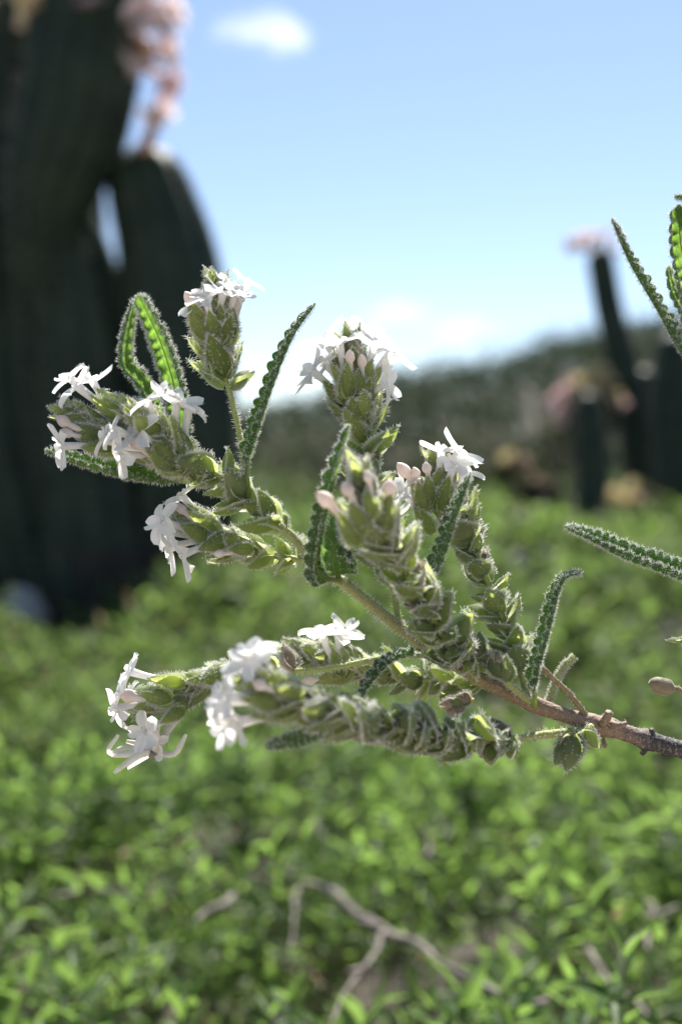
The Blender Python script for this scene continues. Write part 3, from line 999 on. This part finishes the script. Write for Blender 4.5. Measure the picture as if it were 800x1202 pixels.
def canopy(x, y):
    base = float(np.interp(y, [0.3, 0.45, 0.8, 1.2, 2.0, 3.0], [0.655, 0.645, 0.615, 0.58, 0.53, 0.525]))
    return base + (0.03 if y < 1 else 0.05) * noise.noise(Vector((x * 3.1, y * 3.1, 4))) + min(0.22, 0.11 * max(0, y - 1)) * noise.noise(Vector((x * 1.7, y * 1.9, 14))) + 0.05 * noise.noise(Vector((x * 8, y * 8, 8)))


def project(p):
    v = Vector(p) - CAM
    f = v.dot(FWD)
    return 400 + v.dot(RT) / f / TPP, 601 - v.dot(UP) / f / TPP


def gap(x, y):
    """openings in the shrub carpet where dead wood and shade show"""
    return noise.noise(Vector((x * (5.2 if y > 1.1 else 8.5), y * (5.2 if y > 1.1 else 8.5), 21))) > 0.10


# far carpet
Cs, Ds, Ls = [], [], []
d = 1.55
NEAR = 1.55
while d < 12:
    s = 0.0175 * d
    hw = 0.42 * d + 0.5
    for k in range(int(2 * hw / s)):
        x = -hw + k * s + R.uniform(-s, s)
        y = d + R.uniform(-s, s)
        if gap(x, y) and R.random() < 0.85:
            continue
        z = canopy(x, y) * (1 if d < 8 else 0.9) + hill(x, y) - abs(R.gauss(0, 0.05))
        sc = max(1.0, d / 1.3)
        m_ = 16
        sd = Vector((R.uniform(-.5, .5), R.uniform(-.5, .5), 1)).normalized()
        for q in range(m_):
            h = q / m_ * 0.06 * sc ** 0.5
            a = R.uniform(0, 6.28)
            dv = Vector((math.cos(a), math.sin(a), R.uniform(0.0, 1.1))).normalized()
            Cs.append(Vector((x, y, z - 0.05)) + sd * h); Ds.append(dv)
            Ls.append(R.uniform(0.016, 0.026) * sc)
    d += s
C = np.array([tuple(c) for c in Cs]); D = np.array([tuple(c) for c in Ds]); ln = np.array(Ls)
U = unit(rng.normal(size=D.shape) * 0.4 + np.array([0, 0, 1.0]))
leaf_mass('ground_cover', 'cover', C, D, U, ln, ln * 0.34, 'green carpet of low shrubs spreading back to the cacti', 'shrubs')

# meadow and bushes further out
n = 90000
yy = 10 + rng.random(n) ** 1.4 * 15
xx = (rng.random(n) * 2 - 1) * (yy * 0.55 + 2)
zz = np.array([hill(a, b) + max(0.08, 0.45 + 0.95 * noise.noise(Vector((a * 0.42, b * 0.42, 2)))) * (rng.random() ** 0.5) for a, b in zip(xx, yy)])
D = unit(rng.normal(size=(n, 3)) + np.array([0, 0, 0.8]))
ln = (0.06 + 0.10 * rng.random(n)) * (yy / 14)
leaf_mass('meadow', 'meadow', np.stack([xx, yy, zz], 1), D, unit(rng.normal(size=(n, 3)) * 0.5 + np.array([0, 0, 1.0])), ln, ln * 0.4, 'green meadow of low bushes rising to the foot of the hill', 'meadow')

# wooded hill
Cw, Lw = [], []
for k in range(2200):
    y = 21 + R.random() ** 0.8 * 60
    x = R.uniform(-1, 1) * (y * 0.6 + 3)
    z = hill(x, y)
    r = R.uniform(0.5, 1.1) if R.random() < 0.8 else R.uniform(1.2, 1.9)
    r *= min(1, y / 55)
    lift = R.uniform(0.1, 0.8) * min(1, y / 55)
    for q in range(70):
        v = rnd_unit() * r * R.uniform(0.55, 1.0)
        Cw.append((x + v.x, y + v.y, z + lift + r * 0.6 + v.z * 0.8)); Lw.append(R.uniform(0.14, 0.3))
C = np.array(Cw); ln = np.array(Lw); n = len(C)
leaf_mass('hill_woodland', 'wood', C, unit(rng.normal(size=(n, 3))), unit(rng.normal(size=(n, 3))), ln, ln * 0.6, 'dark scrub woodland covering the hill on the horizon', 'woodland')

# ------------------------------------------------------------------ near shrubs: shrub > sprig > leaf
def shrub_leaf_mesh(i):
    m_ = MB()
    L_, W_ = 0.027 * R.uniform(0.85, 1.2), 0.0076 * R.uniform(0.85, 1.2)
    rows = []
    for a in range(7):
        u = a / 6
        hw = W_ / 2 * math.sin(math.pi * min(1, (0.04 + 0.96 * u)) ** 0.8) ** 0.8 + 0.0002
        z = -0.004 * u * u * R.uniform(0.4, 1.2)
        rows.append([Vector((L_ * u, v * hw, z + abs(v) * hw * 0.5)) for v in (-1, -0.5, 0, 0.5, 1)])
    m_.grid(rows, 'shrub')
    return m_.mesh('shrub_leaf_mesh')


LEAFM = [shrub_leaf_mesh(i) for i in range(5)]


def sprig_mesh(i, with_leaves):
    m_ = MB()
    L_ = R.uniform(0.055, 0.085)
    bend = Vector((R.uniform(-.012, .012), R.uniform(-.012, .012), 0))
    pts, _ = spline([Vector((0, 0, -0.05)), Vector((0, 0, 0)) + bend, Vector((0, 0, L_))], 0.01)
    m_.tube(pts, [(1.3 - 0.9 * k / len(pts)) * mm for k in range(len(pts))], 'twig', 5)
    mats = []
    h, k = -0.02, 0
    while h < L_:
        a0 = k * 1.4 + R.uniform(-.3, .3)
        for q in range(2):
            a = a0 + q * math.pi
            el = R.uniform(0.15, 0.9) if h < L_ - 0.008 else R.uniform(0.7, 1.3)
            mt = Matrix.Rotation(a, 4, 'Z') @ Matrix.Rotation(-el, 4, 'Y') @ Matrix.Rotation(R.uniform(-.5, .5), 4, 'X') @ Matrix.Scale(R.uniform(0.7, 1.15), 4)
            off = bend * (1 - abs(h / L_))
            mt.translation = Vector((off.x, off.y, h))
            mats.append(mt)
        h += 0.0115
        k += 1
    if with_leaves:
        for mt in mats:
            lm = R.choice(LEAFM)
            m_.add([mt @ v.co for v in lm.vertices], [tuple(p.vertices) for p in lm.polygons], 'shrub')
    return m_.mesh('sprig_mesh'), mats


SPRIG_T = [sprig_mesh(i, False) for i in range(5)]
SPRIG_F = [sprig_mesh(i, True) for i in range(6)]
HOLES = [(400, 1075, 120, 45), (440, 1150, 90, 60), (540, 1140, 95, 45), (150, 1130, 60, 30), (300, 1010, 60, 22), (600, 1010, 40, 30), (700, 1060, 60, 30), (250, 1165, 60, 30), (640, 900, 45, 18), (110, 1030, 60, 20), (760, 1120, 45, 40)]


def in_hole(px, py):
    return any(((px - a) / c) ** 2 + ((py - b) / e) ** 2 < 1 for a, b, c, e in HOLES)


cells = [(-0.20, 0.56), (0.06, 0.60), (0.30, 0.62), (-0.36, 0.85), (-0.06, 0.90), (0.22, 0.90), (0.48, 0.95), (-0.48, 1.28), (-0.12, 1.32), (0.22, 1.30), (0.58, 1.32)]
shrubs = []
for cx, cy in cells:
    s_ = thing('low_shrub', Vector((cx, cy, hill(cx, cy))), 'low green shrub of small narrow leaves growing below the flowering branch', 'shrub', 'low shrubs below the flowering branch')
    shrubs.append([s_, cx, cy, 0])
y = 0.40
while y < NEAR:
    fs = float(np.interp(y, [0.45, 0.9, 1.3], [0.72, 0.86, 1.0]))
    sp_ = 0.031 * fs
    hw = 0.36 * y + 0.14
    for k in range(int(2 * hw / sp_)):
        x = -hw + k * sp_ + R.uniform(-.02, .02) * fs
        yy_ = y + R.uniform(-.02, .02) * fs
        z = canopy(x, yy_) + hill(x, yy_) - 0.03 * fs
        px, py = project((x, yy_, z + 0.04 * fs))
        low = 0.0
        if in_hole(px, py):
            if R.random() < 0.74:
                continue
            low = R.choice((0.0, 0.04, 0.10, 0.13))
        elif gap(x, yy_):
            if R.random() < 0.6:
                continue
            low = R.uniform(0.06, 0.16)
        z -= low * fs + abs(R.gauss(0, 0.026)) * fs
        s_ = min(shrubs, key=lambda t: (t[1] - x) ** 2 + (t[2] - yy_) ** 2 + (0.3 if t[3] > 280 else 0))
        s_[3] += 1
        mt = Matrix.Translation((x, yy_, z)) @ Matrix.Rotation(R.uniform(0, 6.28), 4, 'Z') @ Matrix.Rotation(R.uniform(0.0, 0.75), 4, 'X') @ Matrix.Scale(R.uniform(0.75, 1.15) * fs, 4)
        detail = py > 1085 and  -20 < px < 820 and low == 0 and py < 1230
        if detail:
            me, mats = R.choice(SPRIG_T)
            o = obj('sprig', me, s_[0], mt)
            for lm in mats:
                obj('leaf', R.choice(LEAFM), o, mt @ lm)
        else:
            obj('sprig', R.choice(SPRIG_F)[0], s_[0], mt)
    y += sp_
# woody framework of every shrub
for s_, cx, cy, cnt in shrubs:
    m_ = MB()
    for k in range(9):
        a = R.uniform(0, 6.28)
        e = Vector((cx + math.cos(a) * R.uniform(.05, .2), cy + math.sin(a) * R.uniform(.05, .2), R.uniform(0.48, 0.54) if cy < 1.1 else R.uniform(0.36, 0.42)))
        pts, _ = spline([Vector((cx, cy, hill(cx, cy) - 0.02)), Vector((cx, cy, 0)).lerp(e, 0.5) + rnd_unit() * 0.03, e], 0.02)
        m_.tube(pts, [(4.0 - 2.8 * i / len(pts)) * mm for i in range(len(pts))], 'twig', 6)
    build(m_, 'branches', s_, Vector((cx, cy, 0)))


# ------------------------------------------------------------------ dead sticks lying in the shrubs
def stick(pix, r, label):
    dd = lambda py: float(np.interp(py, [821, 913, 1000, 1060, 1132, 1210], [1.95, 1.28, 0.91, 0.755, 0.625, 0.545]))
    pts, L_ = spline([PD(p[0], p[1], dd(p[1]) + 0.012) for p in pix], 0.006)
    r = r * dd(pix[0][1]) / 0.80
    pts = [p + Vector((noise.noise(p * 22), noise.noise(p * 22 + Vector((9, 0, 0))), noise.noise(p * 22 + Vector((0, 9, 0))))) * 0.006 for p in pts]
    m_ = MB()
    n_ = len(pts) - 1
    m_.tube(pts, [r * 0.42 * mm * (1 - 0.5 * i / n_) * (1 + 0.45 * noise.noise(pts[i] * 45)) for i in range(n_ + 1)], 'dead', 8)
    # broken side spur
    q = pts[n_ // 2]
    v = (rnd_unit() + Vector((0, -0.3, 0.6))).normalized()
    m_.tube([q, q + v * 0.012, q + v * 0.022], [r * 0.42 * mm, r * 0.35 * mm, r * 0.25 * mm], 'dead', 6)
    o = build(m_, 'dead_stick', None, pts[0])
    tag(o, label, 'stick', 'dead sticks in the shrubs')


stick([(318, 1030, 0.99), (380, 1045, 0.96), (440, 1078, 0.93), (500, 1118, 0.90), (560, 1158, 0.87), (610, 1175, 0.86), (640, 1170, 0.86)], 7.0, 'thick crooked grey dead stick lying through the shrub opening, longest of the sticks')
stick([(456, 1088, 0.93), (425, 1135, 0.89), (388, 1195, 0.85), (370, 1240, 0.83)], 4.6, 'slim dead stick forking down off the longest grey stick')
stick([(275, 1045, 0.98), (255, 1065, 0.95), (228, 1082, 0.94)], 6.0, 'short stubby pale dead stick beyond the fork in the sticks')
stick([(352, 1045, 0.98), (345, 1075, 0.95), (338, 1110, 0.93)], 3.2, 'thin pale upright dead twig hanging from the longest grey stick')
stick([(690, 1120, 0.9), (730, 1160, 0.87), (765, 1200, 0.84)], 4.8, 'dark grey dead stick poking out beside the bluish upright stick')
stick([(757, 1055, 0.95), (762, 1085, 0.93), (758, 1118, 0.9)], 5.0, 'bluish grey upright dead stick stub among the leaves')
stick([(505, 970, 1.1), (500, 1010, 1.05)], 5.5, 'short pale upright stick stub behind the longest grey stick')
stick([(372, 965, 1.1), (378, 1010, 1.05)], 5.0, 'short whitish twig stub standing behind the stubby pale stick')
stick([(60, 1055, 0.99), (110, 1045, 0.98), (150, 1050, 0.97)], 4.0, 'brownish dead stick lying level in the shrubs below the wilted flower')

# ------------------------------------------------------------------ stones
def stone(px, py, dist, r, label, sq=0.6):
    c = PD(px, py, dist)
    c.z = hill(c.x, c.y) + (c.z - hill(c.x, c.y)) * 0.5
    h = (PD(px, py, dist).z - hill(c.x, c.y))
    m_ = MB()
    rows = []
    for a in range(9):
        th = math.pi * a / 8
        row = []
        for b in range(14):
            ph = 2 * math.pi * b / 14
            v = Vector((math.sin(th) * math.cos(ph), math.sin(th) * math.sin(ph), math.cos(th)))
            k = 1 + 0.28 * noise.noise(v * 1.7 + c) + 0.1 * noise.noise(v * 4 + c)
            row.append(Vector((c.x + v.x * r * k, c.y + v.y * r * k, hill(c.x, c.y) + max(-0.05, h * (0.5 + 0.5 * v.z) * (0.9 + 0.1 * k)))))
        rows.append(row)
    m_.grid(rows, 'stone', None, True)
    o = build(m_, 'stone', None, Vector((c.x, c.y, hill(c.x, c.y))), smooth=False)
    tag(o, label, 'stone')


stone(20, 690, 3.4, 0.12, 'pale grey boulder at the foot of the big branching cactus')
stone(-12, 585, 5.2, 0.30, 'pale boulder standing beyond the big branching cactus')
stone(640, 640, 6.0, 0.30, 'greyish flat boulder in front of the slender cacti')

# ------------------------------------------------------------------ cacti
def column(root, pix, dist, radii, ribs=11, name='column', key='cactus', dome=True, spines=True):
    """ribbed stem along pixel points (x, y) at dist metres; radii in photo pixels"""
    k = dist * TPP
    ctrl = [PD(x, y, dist + (o[0] if o else 0)) for x, y, *o in pix]
    pts, L_ = spline(ctrl, 0.04)
    n_ = len(pts) - 1
    fr = frames(pts)
    m_ = MB()
    rows, tips = [], []
    seg = ribs * 4
    ra = []
    for i in range(n_ + 1):
        u = i / n_ * (len(radii) - 1)
        j = min(len(radii) - 2, int(u))
        ra.append((radii[j] + (radii[j + 1] - radii[j]) * (u - j)) * k)
    P2, A2, F2 = list(pts), list(ra), list(fr)
    if dome:
        for q in range(1, 6):
            th = q / 5 * math.pi / 2
            P2.append(pts[-1] + fr[-1][0] * (ra[-1] * 1.1 * math.sin(th)))
            A2.append(max(0.004, ra[-1] * math.cos(th)))
            F2.append(fr[-1])
    for p, r_, (t, nn, b) in zip(P2, A2, F2):
        row = []
        for s in range(seg):
            a = 2 * math.pi * s / seg
            prof = (0.5 + 0.5 * math.cos(a * ribs)) ** 0.7
            q = r_ * (0.84 + 0.18 * prof)
            dv = nn * math.cos(a) + b * math.sin(a)
            row.append(p + dv * q)
            if spines and s % 4 == 0 and R.random() < 0.8:
                tips.append((p + dv * q, dv, t))
        rows.append(row)
    m_.grid(rows, key, None, True)
    o = build(m_, name, root, pts[0])
    if spines:
        m2 = MB()
        for p, dv, t in tips:
            for q in range(5):
                m2.hair(p, dv + rnd_unit() * 0.7 + t * 0.1, R.uniform(0.012, 0.035), 0.0007, 'spine')
        sp2 = build(m2, 'spines', o, pts[0])
        sp2['kind'] = 'stuff'
    return o


def cactus_flower(root, p, d, size, key='cflower', name='flower'):
    m_ = MB()
    d = d.normalized()
    n1 = d.orthogonal().normalized()
    n2 = d.cross(n1)
    pts = [p - d * size * 0.1, p + d * size * 0.3, p + d * size * 0.6]
    m_.tube(pts, [size * 0.16, size * 0.15, size * 0.24], key, 8, cap=False)
    c = pts[-1]
    for ring, (nn, el, ls) in enumerate(((9, 0.35, 0.55), (7, 0.95, 0.5), (5, 1.25, 0.34))):
        for i in range(nn):
            a = i * 2 * math.pi / nn + ring * 0.4 + R.uniform(-.15, .15)
            r_ = n1 * math.cos(a) + n2 * math.sin(a)
            dd = r_ * math.cos(el) + d * math.sin(el)
            s = d.cross(r_)
            l_ = ls * size * R.uniform(0.85, 1.15)
            rows = []
            for u_ in range(5):
                u = u_ / 4
                hw = size * 0.13 * math.sin(math.pi * (0.2 + 0.75 * u))
                ctr = c + r_ * size * 0.18 + dd * l_ * u - d * (0.15 * l_ * u * u)
                rows.append([ctr - s * hw + d * hw * 0.3, ctr, ctr + s * hw + d * hw * 0.3])
            m_.grid(rows, key)
    return build(m_, name, root, p)


DL = 4.0
base = PD(140, 700, DL); base.z = hill(base.x, base.y)
big = thing('columnar_cactus', base, 'massive dark branching columnar cactus with pale pink flowers on its crown', 'cactus')
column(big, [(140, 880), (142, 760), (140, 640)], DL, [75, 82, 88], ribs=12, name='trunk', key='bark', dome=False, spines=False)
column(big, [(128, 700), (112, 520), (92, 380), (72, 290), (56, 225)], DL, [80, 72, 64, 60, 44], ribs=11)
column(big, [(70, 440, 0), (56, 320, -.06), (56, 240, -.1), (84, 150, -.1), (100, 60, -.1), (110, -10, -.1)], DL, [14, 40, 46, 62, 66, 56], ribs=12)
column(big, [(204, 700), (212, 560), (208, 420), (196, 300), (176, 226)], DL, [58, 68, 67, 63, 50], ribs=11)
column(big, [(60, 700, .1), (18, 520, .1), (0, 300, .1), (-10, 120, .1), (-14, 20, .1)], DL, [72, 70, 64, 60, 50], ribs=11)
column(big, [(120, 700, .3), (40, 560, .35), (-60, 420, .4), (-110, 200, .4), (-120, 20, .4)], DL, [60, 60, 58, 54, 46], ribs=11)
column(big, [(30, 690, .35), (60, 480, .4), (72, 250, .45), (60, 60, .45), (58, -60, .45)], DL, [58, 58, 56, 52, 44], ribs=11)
rf = random.Random(8)
for (x, y, dx, dy, s, key) in ((120, 8, .2, 1, 34, 'cflower'), (150, 14, .8, .7, 36, 'cflower'), (172, 34, 1, .3, 34, 'cflower'), (180, 62, 1, 0, 32, 'cflower'), (142, 62, .6, -.1, 28, 'cfruit'),
                              (160, -10, .6, 1, 36, 'cflower'), (186, 20, .9, .6, 32, 'cflower'), (110, 22, -.1, .6, 30, 'pflower'), (190, 92, .7, -.6, 26, 'pflower'), (176, 150, .2, .8, 24, 'cfruit'), (186, 138, .6, .6, 24, 'cflower'),
                              (148, 68, .4, -.5, 26, 'cflower'), (26, 20, .2, .8, 30, 'yflower'), (30, -6, .1, 1, 34, 'cflower'), (100, -30, -.2, 1, 36, 'cflower'), (-15, -12, 0, 1, 34, 'cflower'), (40, 4, .5, .6, 26, 'cflower')):
    k = DL * TPP
    p = PD(x, y, DL - 0.1 + rf.uniform(-.12, .06))
    cactus_flower(big, p - Vector((dx, 0, dy)).normalized() * s * k * 0.3, Vector((dx, rf.uniform(-.6, .3), dy)), s * k * 1.3, key)
# woolly stems that carry the outer flowers
for (x0, y0, x1, y1) in ((140, 40, 186, 64), (150, 60, 192, 96), (140, 10, 190, 22), (170, 180, 186, 140)):
    pts, _ = spline([PD(x0, y0, DL - .1), PD((x0 + x1) / 2, (y0 + y1) / 2 - 6, DL - .12), PD(x1, y1, DL - .1)], 0.02)
    m_ = MB()
    m_.tube(pts, [0.026 - 0.008 * i / len(pts) for i in range(len(pts))], 'cfruit', 7)
    build(m_, 'flower_stalk', big)


def slim(pix, dist, radii, label, flowers=(), extra=()):
    x, y = pix[0][:2]
    g = PD(x, y, dist); g.z = hill(g.x, g.y)
    c = thing('columnar_cactus', g, label, 'cactus')
    gx, gy = project(g)
    column(c, [(gx, gy + 4)] + list(pix), dist, [radii[0]] + list(radii), ribs=9)
    for e_, r_ in extra:
        column(c, e_, dist, r_, ribs=9)
    for (fx, fy, dx, dy, s, key) in flowers:
        cactus_flower(c, PD(fx, fy, dist - 0.05), Vector((dx, R.uniform(-.5, .2), dy)), s * dist * TPP, key)
    return c


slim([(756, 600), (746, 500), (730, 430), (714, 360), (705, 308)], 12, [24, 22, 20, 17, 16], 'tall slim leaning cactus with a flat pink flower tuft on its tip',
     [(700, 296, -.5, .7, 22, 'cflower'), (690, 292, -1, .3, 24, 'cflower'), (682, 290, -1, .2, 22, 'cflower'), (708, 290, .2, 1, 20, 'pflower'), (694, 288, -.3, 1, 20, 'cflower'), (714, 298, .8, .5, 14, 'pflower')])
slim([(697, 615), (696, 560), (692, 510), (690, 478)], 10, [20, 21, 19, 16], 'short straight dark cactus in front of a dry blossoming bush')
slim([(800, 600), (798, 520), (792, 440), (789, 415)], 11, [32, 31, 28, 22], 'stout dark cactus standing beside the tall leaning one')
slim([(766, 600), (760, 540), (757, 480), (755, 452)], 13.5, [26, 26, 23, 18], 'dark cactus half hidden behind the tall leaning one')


# ------------------------------------------------------------------ dry blossoming bushes between the cacti
def bush(px, py, dist, rpx, rpy, label, blooms, key='dryleaf', nl=900, name='dry_bush'):
    c = PD(px, py, dist)
    gz = hill(c.x, c.y)
    b = thing(name, Vector((c.x, c.y, gz)), label, 'bush')
    k = dist * TPP
    m_ = MB()
    for i in range(8):
        e = c + Vector((R.uniform(-.8, .8) * rpx * k, R.uniform(-.5, .5) * rpx * k, R.uniform(-.4, .8) * rpy * k))
        s0 = Vector((c.x, c.y, gz - 0.03))
        pts, _ = spline([s0, s0.lerp(e, .5) + rnd_unit() * 0.06, e], 0.08)
        m_.tube(pts, [(0.02 - 0.014 * q / len(pts)) for q in range(len(pts))], 'twig', 6)
    build(m_, 'trunk', b, Vector((c.x, c.y, gz)))
    q = []
    for i in range(nl):
        v = rnd_unit() * R.uniform(0.3, 1) ** 0.5
        q.append((c.x + v.x * rpx * k, c.y + v.y * rpx * k * 0.8, c.z + v.z * rpy * k))
    C_ = np.array(q)
    l_ = 0.05 + 0.05 * rng.random(nl)
    o = leaf_mass('crown', key, C_, unit(rng.normal(size=(nl, 3))), unit(rng.normal(size=(nl, 3))), l_, l_ * 0.5, None, None, b)
    for (bx, by, s, kk) in blooms:
        for i in range(4):
            cactus_flower(b, PD(bx + R.uniform(-.6, .6) * s, by + R.uniform(-.6, .6) * s, dist - rpx * k * 0.6 + R.uniform(-.1, .1)), rnd_unit() + Vector((0, -.6, .5)), s * k * 0.9, kk, 'bloom')


bush(690, 490, 11.6, 38, 48, 'dry bush with yellow and pink blossom arching over the short straight cactus',
     [(656, 480, 15, 'pflower'), (664, 462, 14, 'pflower'), (682, 448, 15, 'yflower'), (700, 444, 14, 'yflower'), (716, 458, 14, 'yflower'), (722, 476, 12, 'pflower')])
bush(742, 595, 9.0, 30, 26, 'low bush with yellow blossom at the foot of the tall leaning cactus', [(736, 584, 16, 'yflower'), (750, 596, 13, 'pflower'), (728, 592, 10, 'yflower')])
bush(606, 550, 13, 32, 24, 'small grey bush with tan blossom at the foot of the hill', [(598, 542, 12, 'yflower'), (612, 548, 11, 'cfruit')])
bush(628, 575, 12, 26, 18, 'low brownish bush beside the short straight cactus', [(632, 566, 9, 'cfruit')])
bush(655, 520, 15, 34, 40, 'tall dark bush behind the short straight cactus', [])
bush(548, 530, 22, 60, 30, 'broad grey green bush at the base of the hill below the forest', [], nl=1500)
bush(360, 535, 20, 70, 34, 'wide dull green bush standing between the big cactus and the hill', [], nl=1500)
bush(460, 540, 26, 50, 24, 'mid sized bush in the middle of the meadow edge', [], nl=1200)
